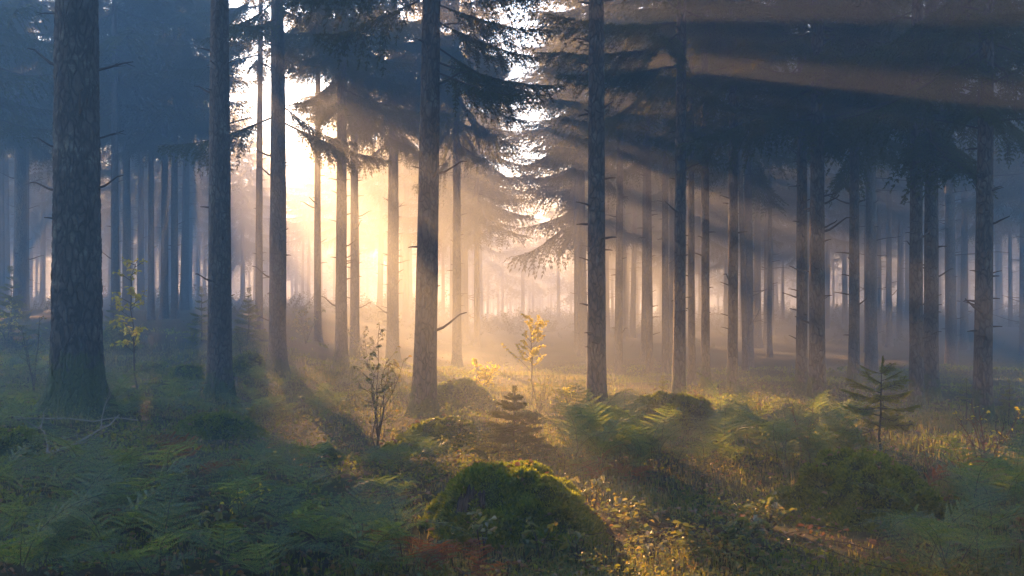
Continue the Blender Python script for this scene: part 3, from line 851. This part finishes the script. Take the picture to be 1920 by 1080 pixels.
st, V_, q_, wd_, h_, Ys = mound("mossy_stump", "squat moss covered stump with a patch of bare rotten wood", "stump", 955, 1000, 285, 102, 31, 38000, 0.030, 2.7, 0.85, part="stump_body", lump=0.09)
def rotten_wood():
    r = np.random.default_rng(4)
    mb = MB()
    for k in range(7):
        wdt = r.uniform(0.022, 0.036); hh = 0.17 + 0.09 * r.random() - 0.012 * abs(k - 3)
        n = 7; zz = np.linspace(0, 1, n)
        pts = np.stack([np.full(n, (k - 3) * 0.031) + np.cumsum(r.normal(0, 0.002, n)), r.normal(0, 0.008) + 0.02 * zz, zz * hh], -1)
        tube(mb, pts, wdt * np.array([1, 1, 0.95, 0.9, 0.8, 0.6, 0.12]), 7)
    return mb.mesh("rotten_wood", [M['rot_wood']], False)
obj("rotten_wood", rotten_wood(), st, (-0.24, -0.36 * wd_, h_ - 0.17), (-0.35, 0.0, -0.2), 0.75)
mound("mossy_mound", "broad low moss covered mound at the foot of the layered sapling", "mound", 1620, 985, 320, 104, 33, 46000, 0.030, 2.1, 0.8, part="mound_body", lump=0.2)
mound("mossy_boulder", "brightly sunlit mossy boulder behind the golden ferns", "boulder", 1262, 812, 142, 62, 34, 12000, 0.035, 2.8, 0.7, part="rock", lump=0.12)
mound("mossy_hummock", "rounded moss hummock below the second thickest trunk", "hummock", 405, 822, 150, 42, 35, 9000, 0.03, 2.2, 0.8, part="hummock_body")
mound("mossy_hummock", "dark moss hummock right of the leafy shrub", "hummock", 825, 838, 150, 42, 36, 8000, 0.03, 2.2, 0.8, part="hummock_body")
mound("mossy_boulder", "round mossy boulder between the second and third trunks", "boulder", 466, 706, 60, 38, 37, 2500, 0.04, 2.6, 0.9, part="rock")
mound("mossy_boulder", "flat dark mossy boulder just left of second thickest trunk", "boulder", 352, 712, 64, 24, 38, 2500, 0.04, 2.6, 0.9, part="rock")
mound("mossy_boulder", "misty mossy boulder at the right side of the thickest trunk", "boulder", 218, 655, 66, 36, 39, 2500, 0.05, 2.4, 0.9, part="rock")
mound("mossy_boulder", "long low mossy boulder behind ferns between thick trunks", "boulder", 287, 704, 80, 18, 40, 2500, 0.04, 2.4, 0.7, part="rock")
mound("mossy_hummock", "brown grassy hummock behind the large mossy footed trunk", "hummock", 858, 762, 110, 32, 41, 4000, 0.04, 2.2, 0.9, part="hummock_body")
mound("mossy_hummock", "small moss cushion in front of the leafy shrub", "hummock", 610, 862, 70, 18, 42, 4000, 0.025, 2.0, 0.9, part="hummock_body")
mound("mossy_hummock", "dark mossy bank at the left edge among ferns", "hummock", 20, 868, 120, 50, 43, 6000, 0.03, 2.2, 0.9, part="hummock_body")

# -- young conifers
YB = [branch_arrays(0.42, 700 + i, needle=0.017, twig_gap=0.028, lat_gap=0.055, droop=d, hang=0.15, bare=0.08, lat=0.5) for i, d in enumerate((0.05, 0.18, -0.1))]
LB = [branch_arrays(0.6, 710 + i, needle=0.015, twig_gap=0.026, lat_gap=0.07, droop=d, hang=0.18, bare=0.2, lat=0.36) for i, d in enumerate((0.16, 0.34, 0.24))]
def young_spruce(label, px, py, hpx, wpx, seed, whorls=6, per=5, bare=0.08, layered=False, taper=0.9, Yfix=None, mat='needle_young'):
    if Yfix: x, Y, z = at_depth(px, Yfix)
    else: x, Y, z = on_ground(px, py)
    h, wdt = hpx / F * Y, wpx / F * Y
    r = random.Random(seed)
    t = thing("spruce_sapling", label, "young spruce", (x, Y, z - 0.02), r.uniform(0, 6))
    mb = MB()
    zz = np.linspace(0, h, 10)
    pts = np.stack([np.cumsum(np.random.default_rng(seed).normal(0, 0.006 * h, 10)), np.zeros(10), zz], -1)
    tube(mb, pts, np.linspace(0.012 * max(h, .5) + 0.003, 0.003, 10), 6)
    obj("stem", mb.mesh("stem", [M['twig']], True), t)
    mb = MB(); bank = LB if layered else YB; bl = 0.6 if layered else 0.42
    for i in range(whorls):
        u = (i + 0.3) / whorls
        hh = h * (bare + (1 - bare) * u)
        cx = np.interp(hh, zz, pts[:, 0])
        for k in range(per):
            l = wdt / 2 * (1 - u) ** taper * r.uniform(0.7, 1.12) + 0.03 * h
            if layered: l = wdt / 2 * (0.35 + 0.65 * (1 - u) ** 0.8) * r.uniform(0.6, 1.1)
            mb.add_mesh(bank[r.randrange(len(bank))], rotm(6.283 * k / per + i * 0.9 + r.uniform(-.3, .3), -0.45 * u - 0.1 + r.uniform(-.12, .12), r.uniform(-.8, .8) if layered else r.uniform(-.3, .3), l / bl, (cx, 0, hh + r.uniform(-.02, .02) * h)))
    mb.add_mesh(YB[0], rotm(0, -1.5, 0, h * 0.12 / 0.42, (pts[-1, 0], 0, h * 0.97)))
    obj("foliage", mb.mesh("foliage", [M[mat], M['twig']]), t)
young_spruce("small dark spruce sapling standing upright just behind the mossy stump", 963, 866, 134, 136, 1, 6, 6, 0.12, taper=0.7, mat='needle')
young_spruce("layered sapling with flat drooping sprays on the broad mossy mound", 1652, 880, 196, 190, 2, 7, 3, 0.40, True)
young_spruce("misty young spruce cone between the second and third trunks", 467, 600, 100, 66, 3, 9, 6, 0.05, Yfix=24)
young_spruce("sunlit small spruce in front of the trunk with arching branches", 1243, 778, 70, 52, 4, 6, 5, 0.08)
young_spruce("tiny spruce at the right foot of the dark central trunk", 1156, 798, 44, 30, 5, 5, 5, 0.05)
young_spruce("knee high spruce left below the sunlit mossy boulder", 1225, 850, 66, 56, 6, 5, 5, 0.1)
young_spruce("thin shaded sapling left of the dark stout right trunk", 1812, 790, 76, 46, 7, 4, 4, 0.4, True)
young_spruce("dim sapling behind the dark stout right trunk", 1892, 775, 60, 40, 8, 5, 4, 0.2)
young_spruce("misty young spruce left of second thickest trunk", 378, 640, 95, 60, 9, 7, 5, 0.05)
young_spruce("shaded young spruce right of the thickest trunk", 212, 640, 74, 60, 10, 6, 5, 0.08)
young_spruce("dark young spruce at the left edge of the wood", 22, 640, 130, 90, 11, 7, 5, 0.05)
young_spruce("faint little spruce in sunlit mist right of arching branches", 1320, 770, 40, 30, 12, 5, 5, 0.05)

# -- broadleaf saplings and shrubs
def shrub(name, label, cat, px, py, hpx, wpx, seed, stems=1, side=9, leaves=160, leaf=0.035, mat='leaf_yellow', stem_mat='twig', leaf_from=0.3, group=None, rise=0.6, base_r=None, lean=0.0, Yfix=None):
    if Yfix: x, Y, z = at_depth(px, Yfix)
    else: x, Y, z = on_ground(px, py)
    h, wdt = hpx / F * Y, wpx / F * Y
    r = np.random.default_rng(seed)
    t = thing(name, label, cat, (x, Y, z - 0.02), 0, group)
    mb = MB(); tips = []
    br = base_r or (0.004 + 0.006 * h)
    for s in range(stems):
        sh = h * (1.0 if s == 0 else r.uniform(0.55, 0.98))
        n = 9; u = np.linspace(0, 1, n)
        a = r.uniform(0, 6.28); sp = (wdt * 0.5 * r.uniform(0.2, 0.9)) if stems > 1 else 0.04 * h
        pts = np.stack([math.cos(a) * sp * u ** 1.3 + np.cumsum(r.normal(0, 0.012 * h, n)) + lean * u * h, math.sin(a) * sp * u ** 1.3 + np.cumsum(r.normal(0, 0.012 * h, n)), sh * u], -1)
        pts[0] = (r.normal(0, 0.02) * (stems > 1), r.normal(0, 0.02) * (stems > 1), 0)
        tube(mb, pts, np.linspace(br, br * 0.25, n), 5)
        for k in range(side):
            q = leaf_from + (1 - leaf_from) * (k + r.random()) / side
            p = np.array([np.interp(q, u, pts[:, c]) for c in range(3)])
            az = r.uniform(0, 6.28)
            l = (wdt * 0.5 if stems == 1 else wdt * 0.28) * (1.05 - 0.75 * q) * r.uniform(0.5, 1.1) + 0.03 * h
            d = unit(np.array([math.cos(az), math.sin(az), rise * r.uniform(0.4, 1.5)]))
            m = 6; v = np.linspace(0, 1, m)
            bp = p + d * (l * v)[:, None] + np.cumsum(r.normal(0, 0.02 * l, (m, 3)), 0)
            tube(mb, bp, np.linspace(br * 0.4, br * 0.12, m), 4)
            for c in range(3, m): tips.append(bp[c])
            for _ in range(2):
                e = bp[r.integers(2, m)]
                d2 = unit(d + r.normal(0, 0.6, 3)); bp2 = e + d2 * (l * 0.45 * np.linspace(0, 1, 4))[:, None]
                tube(mb, bp2, np.linspace(br * 0.22, br * 0.1, 4), 3)
                tips += [bp2[1], bp2[2], bp2[3]]
        tips.append(pts[-1])
    obj("stems", mb.mesh("stems", [M[stem_mat]], True), t)
    if leaves:
        T = np.array(tips); k = r.integers(0, len(T), leaves)
        P = T[k] + r.normal(0, 0.006, (leaves, 3))
        D = unit(r.normal(0, 1, (leaves, 3)) * np.array([1, 1, 0.5]) + np.array([0, 0, -0.25]))
        N = unit(np.array([0, 0, 1.0]) + r.normal(0, 0.45, (leaves, 3)))
        LL = leaf * r.uniform(0.6, 1.25, leaves)
        Vv, f = leaf_verts(P, D, N, LL, LL * r.uniform(0.5, 0.75, leaves))
        lb = MB(); lb.add_many(Vv, f)
        obj("leaves", lb.mesh("leaves", [M[mat]]), t)
    return t
shrub("birch_sapling", "small glowing yellow birch standing in the sunlit mist", "birch", 998, 748, 150, 104, 1, 1, 26, 2600, 0.032, 'leaf_yellow', leaf_from=0.35)
shrub("leafy_shrub", "tall open shrub with bare stems and few green leaves before the mossy footed trunk", "shrub", 706, 850, 245, 200, 2, 7, 8, 300, 0.042, 'leaf_green', leaf_from=0.3, rise=1.0, base_r=0.0065)
shrub("yellow_sapling", "slender sapling with sparse orange yellow leaves between the thick trunks", "sapling", 258, 690, 245, 120, 3, 1, 18, 330, 0.075, 'leaf_yellow', leaf_from=0.25, Yfix=15.5)
shrub("leafy_shrub", "yellow green bush in the mist under the third trunk", "shrub", 455, 678, 100, 70, 4, 4, 8, 420, 0.05, 'leaf_green', Yfix=20)
shrub("leafy_shrub", "bright yellow low bush at the left foot of the dark central trunk", "shrub", 1064, 765, 45, 66, 5, 6, 6, 420, 0.045, 'leaf_yellow')
shrub("leafy_shrub", "wide yellowish bush left of the glowing birch", "shrub", 905, 745, 72, 90, 6, 7, 6, 500, 0.05, 'leaf_yellow')
shrub("leafy_shrub", "low bush directly in front of the glowing birch", "shrub", 1012, 775, 70, 60, 7, 6, 6, 200, 0.045, 'leaf_green')
shrub("leafy_shrub", "short bush with yellow tips right of the mossy footed trunk", "shrub", 858, 835, 80, 60, 8, 5, 6, 150, 0.04, 'leaf_green')
shrub("leafy_shrub", "yellow leaved shrub hanging in at the left edge", "shrub", 12, 650, 85, 90, 9, 4, 8, 220, 0.06, 'leaf_yellow')
shrub("leafy_shrub", "thin shaded shrub at the left side of the thickest trunk", "shrub", 66, 690, 150, 80, 10, 3, 8, 120, 0.05, 'leaf_green', Yfix=15)
shrub("bare_shrub", "reddish bare twigs with dark seed heads behind the golden ferns", "shrub", 1512, 865, 118, 120, 11, 5, 7, 24, 0.035, 'leaf_yellow', 'red_twig', rise=1.2)
shrub("bare_shrub", "bare reddish brush with a few orange leaves near right edge", "shrub", 1852, 905, 150, 150, 12, 7, 7, 50, 0.035, 'leaf_yellow', 'red_twig', rise=1.2)
shrub("bare_shrub", "thin pinkish twigs left of the bare reddish brush", "shrub", 1745, 895, 95, 110, 13, 5, 5, 20, 0.03, 'leaf_yellow', 'red_twig', rise=1.2)
shrub("bare_shrub", "dry bent twigs leaning against the layered sapling", "shrub", 1622, 885, 80, 90, 14, 4, 5, 20, 0.03, 'leaf_yellow', 'red_twig', rise=1.0)
shrub("low_seedling", "broadleaf seedling with yellow and green leaves in front of the stump", "seedling", 905, 1040, 90, 120, 15, 4, 4, 34, 0.065, 'leaf_green', leaf_from=0.5, rise=0.3)
shrub("low_seedling", "small seedling with rounded green leaves at right front of the stump", "seedling", 1010, 1050, 85, 90, 16, 4, 4, 30, 0.055, 'herb', leaf_from=0.5, rise=0.3)
shrub("low_seedling", "low creeping leaves at the left foot of the broad mound", "seedling", 1440, 995, 55, 150, 17, 8, 4, 120, 0.04, 'herb', leaf_from=0.3, rise=0.3)
shrub("low_seedling", "grey green leaves in the grass right of the stump", "seedling", 1175, 985, 50, 150, 18, 8, 4, 110, 0.042, 'herb', leaf_from=0.3, rise=0.3)
shrub("leafy_shrub", "faint bush in the glow between the two close backlit trunks", "shrub", 690, 700, 80, 90, 19, 5, 7, 300, 0.06, 'leaf_green', Yfix=22)
shrub("leafy_shrub", "misty bush behind the third trunk", "shrub", 575, 680, 70, 90, 20, 5, 7, 300, 0.06, 'leaf_green', Yfix=25)
shrub("bare_shrub", "wiry dark stem leaning beside the small stump sapling", "shrub", 935, 850, 110, 60, 22, 2, 3, 6, 0.03, 'leaf_yellow', 'twig', rise=1.2)

hr = random.Random(91)
for i in range(12):
    shrub("low_seedling", "low broadleaf herb in the open grass between the stump and the broad mound", "seedling", hr.uniform(1080, 1480), hr.uniform(930, 1070), hr.uniform(45, 80), hr.uniform(70, 130), 60 + i, hr.randint(3, 6), 4, hr.randint(30, 70),
          hr.uniform(0.04, 0.065), hr.choice(['herb', 'leaf_green', 'herb']), leaf_from=0.4, rise=0.35, group="low herbs between stump and mound")
for i in range(7):
    shrub("low_seedling", "low broadleaf herb among the ferns left of the stump", "seedling", hr.uniform(300, 800), hr.uniform(880, 1060), hr.uniform(45, 80), hr.uniform(70, 120), 80 + i, hr.randint(3, 6), 4, hr.randint(30, 60),
          hr.uniform(0.04, 0.06), hr.choice(['herb', 'leaf_green', 'leaf_yellow']), leaf_from=0.4, rise=0.35, group="low herbs among the left ferns")

# -- fallen branch
def fallen():
    x, Y, z = on_ground(150, 850)
    t = thing("fallen_branch", "pale forked dead branch lying below the thickest trunk", "branch", (x, Y, z), 0.3)
    r = np.random.default_rng(9); mb = MB()
    def limb(p, d, L, rad, depth):
        n = 8; u = np.linspace(0, 1, n)
        pts = p + unit(np.array(d, float)) * (L * u)[:, None] + np.cumsum(r.normal(0, 0.035 * L, (n, 3)), 0) * u[:, None]
        pts[:, 2] = np.maximum(pts[:, 2], 0.02)
        tube(mb, pts, np.linspace(rad, rad * 0.35, n), 6)
        if depth:
            for _ in range(3):
                k = r.integers(2, n - 1)
                limb(pts[k], unit(np.array(d, float)) + r.normal(0, 0.6, 3) + np.array([0, 0, 0.3]), L * 0.5, rad * 0.5, depth - 1)
    limb(np.array([-0.25, -0.2, 0.03]), (0.75, 0.5, 0.28), 0.75, 0.016, 2)
    limb(np.array([-0.25, -0.2, 0.03]), (-0.1, 0.8, 0.30), 0.6, 0.013, 1)
    obj("branch_wood", mb.mesh("branch_wood", [M['pale_twig']], True), t)
    x, Y, z = on_ground(140, 800)
    t = thing("fallen_branch", "long thin stick lying level in front of the thickest trunk", "branch", (x, Y, z + 0.10), 0.1)
    mb = MB(); p = stub_pts(r, 1.3, -0.02); p[:, 0] -= 0.6
    tube(mb, p, np.linspace(0.013, 0.006, 6), 6)
    obj("branch_wood", mb.mesh("branch_wood", [M['pale_twig']], True), t)
fallen()

# -- ground cover nobody could count
def scatter(n, ymin, ymax, seed, dens=None, half=0.60, power=1.0):
    r = np.random.default_rng(seed)
    out = []
    need = n
    while need > 0:
        m = need * 3
        y = ymin + (ymax - ymin) * r.random(m) ** power
        x = r.uniform(-half, half, m) * y
        keep = np.ones(m, bool)
        if dens is not None: keep = r.random(m) < dens(x, y)
        pts = np.stack([x, y], -1)[keep][:need]
        out.append(pts); need -= len(pts)
    P = np.concatenate(out)
    return np.column_stack([P, H(P[:, 0], P[:, 1])]), r

def stuff(name, label, me):
    o = obj(name, me); o["kind"] = "stuff"; o["label"] = label
def grass():
    def dens(x, y): return np.clip(0.35 + 1.1 * vnoise(x * 0.8, y * 0.8, 0.3, 61) + 0.5 * vnoise(x * 2.6, y * 2.6, 0.3, 62) + 0.25 * sstep(0.5, 3, x), 0.03, 1) * (1 - 0.85 * sstep(12.5, 15.5, y) * sstep(1.5, 3.5, x)) * (1 - 0.7 * sstep(0.2, 1.2, -x) * (1 - sstep(9, 12, y)))
    P, r = scatter(70000, 4.6, 24, 71, dens, power=1.5)
    n = len(P)
    tall = np.clip(0.5 + vnoise(P[:, 0] * 1.1, P[:, 1] * 1.1, 0.2, 63), 0.1, 1.3)
    L = (0.03 + 0.11 * tall * r.random(n)) * (0.8 + 0.03 * P[:, 1])
    az = r.uniform(0, 6.28, n); b = r.uniform(0.2, 1.1, n)
    D = np.stack([np.cos(az), np.sin(az), np.zeros(n)], -1)
    S = np.stack([-np.sin(az), np.cos(az), np.zeros(n)], -1)
    W = (0.0016 + 0.0011 * r.random(n) + 0.00022 * P[:, 1])[:, None]
    L = L[:, None]; b = b[:, None]; Zu = np.array([0, 0, 1.0])
    m1 = P + Zu * L * 0.55 + D * L * 0.18 * b; tip = P + Zu * L * (1 - 0.4 * b) + D * L * 0.65 * b
    P = P - Zu * 0.01
    V = np.stack([P - S * W, P + S * W, m1 + S * W * 0.8, m1 - S * W * 0.8, tip], 1)
    mb = MB(); mb.add_many(V, [[0, 1, 2, 3]]); mb.add_many(V[:, [3, 2, 4]], [[0, 1, 2]])
    stuff("grass", "thin grass growing through the forest floor", mb.mesh("grass", [M['grass']]))
grass()
def on_mounds(per_m, seed):
    r = np.random.default_rng(seed); out = []
    for V, q, wd in MOUNDS:
        c = V[q].mean(1); nrm = np.cross(V[q[:, 2]] - V[q[:, 0]], V[q[:, 3]] - V[q[:, 1]]); ar = np.linalg.norm(nrm, axis=1)
        wgt = ar * np.clip(nrm[:, 2] / (ar + 1e-12), 0.05, 1)
        out.append(c[r.choice(len(c), int(per_m * wd), p=wgt / wgt.sum())])
    return np.concatenate(out)
def herbs():
    def dens(x, y): return np.clip(0.2 + 1.3 * vnoise(x * 0.9 + 7, y * 0.9, 0.3, 64) + 0.5 * vnoise(x * 3, y * 3, 0.3, 65), 0.02, 1)
    P, r = scatter(5000, 4.6, 22, 72, lambda x, y: dens(x, y) * (1 - 0.75 * sstep(0.2, 1.2, -x) * (1 - sstep(9, 12, y))), power=1.4)
    P = np.concatenate([P, on_mounds(26, 78)]); P = np.repeat(P, 6, 0); n = len(P)
    hgt = r.uniform(0.01, 0.16, n)
    P = P + np.column_stack([r.normal(0, 0.05, n), r.normal(0, 0.05, n), hgt])
    C, r2 = scatter(620, 7.5, 26, 76, lambda x, y: np.clip(0.45 + 1.2 * vnoise(x * 0.5 + 2, y * 0.5, 0.7, 69) - 0.5 * sstep(1, 4, x) * sstep(12, 15, y), 0.02, 1), power=1.1)
    C = np.repeat(C, 46, 0); kk = len(C)
    rad = 0.26 * np.sqrt(r2.random(kk)); aa = r2.uniform(0, 6.28, kk)
    C = C + np.column_stack([rad * np.cos(aa), rad * np.sin(aa), r2.uniform(0.03, 0.36, kk) * (1 - (rad / 0.3) ** 2)])
    P = np.concatenate([P, C]); n = len(P); r = r2
    D = unit(r.normal(0, 1, (n, 3)) * np.array([1, 1, 0.35])); N = unit(np.array([0, 0, 1.0]) + r.normal(0, 0.5, (n, 3)))
    L = r.uniform(0.014, 0.034, n) * (0.85 + 0.02 * P[:, 1])
    V, f = leaf_verts(P, D, N, L, L * 0.62)
    mb = MB(); mb.add_many(V, f)
    stuff("undergrowth", "low leafy herbs covering the forest floor", mb.mesh("undergrowth", [M['herb']]))
    P, r = scatter(5200, 4.6, 18, 73, None, power=1.4)
    P = np.concatenate([P, on_mounds(70, 77)]); n = len(P)
    P[:, 2] += r.uniform(0.012, 0.06, n)
    D = unit(r.normal(0, 1, (n, 3)) * np.array([1, 1, 0.2])); N = unit(np.array([0, 0, 1.0]) + r.normal(0, 0.35, (n, 3)))
    L = r.uniform(0.025, 0.06, n)
    V, f = leaf_verts(P, D, N, L, L * r.uniform(0.5, 0.8, n), 0.35)
    mb = MB(); mb.add_many(V, f)
    stuff("leaf_litter", "brown and yellow fallen leaves on the forest floor", mb.mesh("leaf_litter", [M['leaf_litter']]))
    P, r = scatter(26000, 4.6, 26, 75, lambda x, y: np.clip(0.3 + 1.2 * vnoise(x * 1.2 + 3, y * 1.2, 0.3, 68), 0.02, 1), power=1.2); n = len(P)
    D = unit(np.array([0, 0, 1.0]) + r.normal(0, 0.6, (n, 3))); S = unit(np.cross(D, r.normal(0, 1, (n, 3))))
    L = (r.uniform(0.02, 0.05, n) * (0.8 + 0.05 * P[:, 1]))[:, None]
    mb = MB(); mb.add_many(np.stack([P - S * L * 0.2, P + D * L * 0.5 + S * L * 0.28, P + D * L, P + D * L * 0.5 - S * L * 0.28], 1), [[0, 1, 2, 3]])
    stuff("moss", "tufts of green moss on the forest floor", mb.mesh("moss", [M['moss_leaf']]))
    P, r = scatter(700, 4.6, 16, 74, None, power=1.4)
    mb = MB()
    for p in P:
        L = r.uniform(0.08, 0.4); a = r.uniform(0, 6.28); q = stub_pts(r, L, r.uniform(-0.05, 0.25))
        c, s = math.cos(a), math.sin(a)
        q = np.stack([q[:, 0] * c - q[:, 1] * s, q[:, 0] * s + q[:, 1] * c, q[:, 2] + 0.02], -1) + p
        tube(mb, q, np.linspace(0.004, 0.0015, len(q)), 4)
    stuff("twig_litter", "thin dead twigs strewn over the forest floor", mb.mesh("twig_litter", [M['twig']]))
herbs()

# ------------------------------------------------------------------ haze: one closed box
def haze():
    mb = MB()
    x0, x1, y0, y1, z0, z1 = -320, 320, -140, 400, -2.5, 19.7
    v = [(x0, y0, z0), (x1, y0, z0), (x1, y1, z0), (x0, y1, z0), (x0, y0, z1), (x1, y0, z1), (x1, y1, z1), (x0, y1, z1)]
    f = [(0, 3, 2, 1), (4, 5, 6, 7), (0, 1, 5, 4), (1, 2, 6, 5), (2, 3, 7, 6), (3, 0, 4, 7)]
    mb.add(v, f)
    t = NT("haze")
    pv = t.n("ShaderNodeVolumePrincipled")
    pv.inputs["Color"].default_value = (0.80, 0.90, 1.0, 1)
    pv.inputs["Density"].default_value = HAZE_DENSITY
    pv.inputs["Anisotropy"].default_value = 0.38
    t.l(pv.outputs[0], t.out.inputs["Volume"])
    o = obj("haze", mb.mesh("haze", [t.m])); o["kind"] = "stuff"; o["label"] = "pale morning mist filling the forest"
haze()
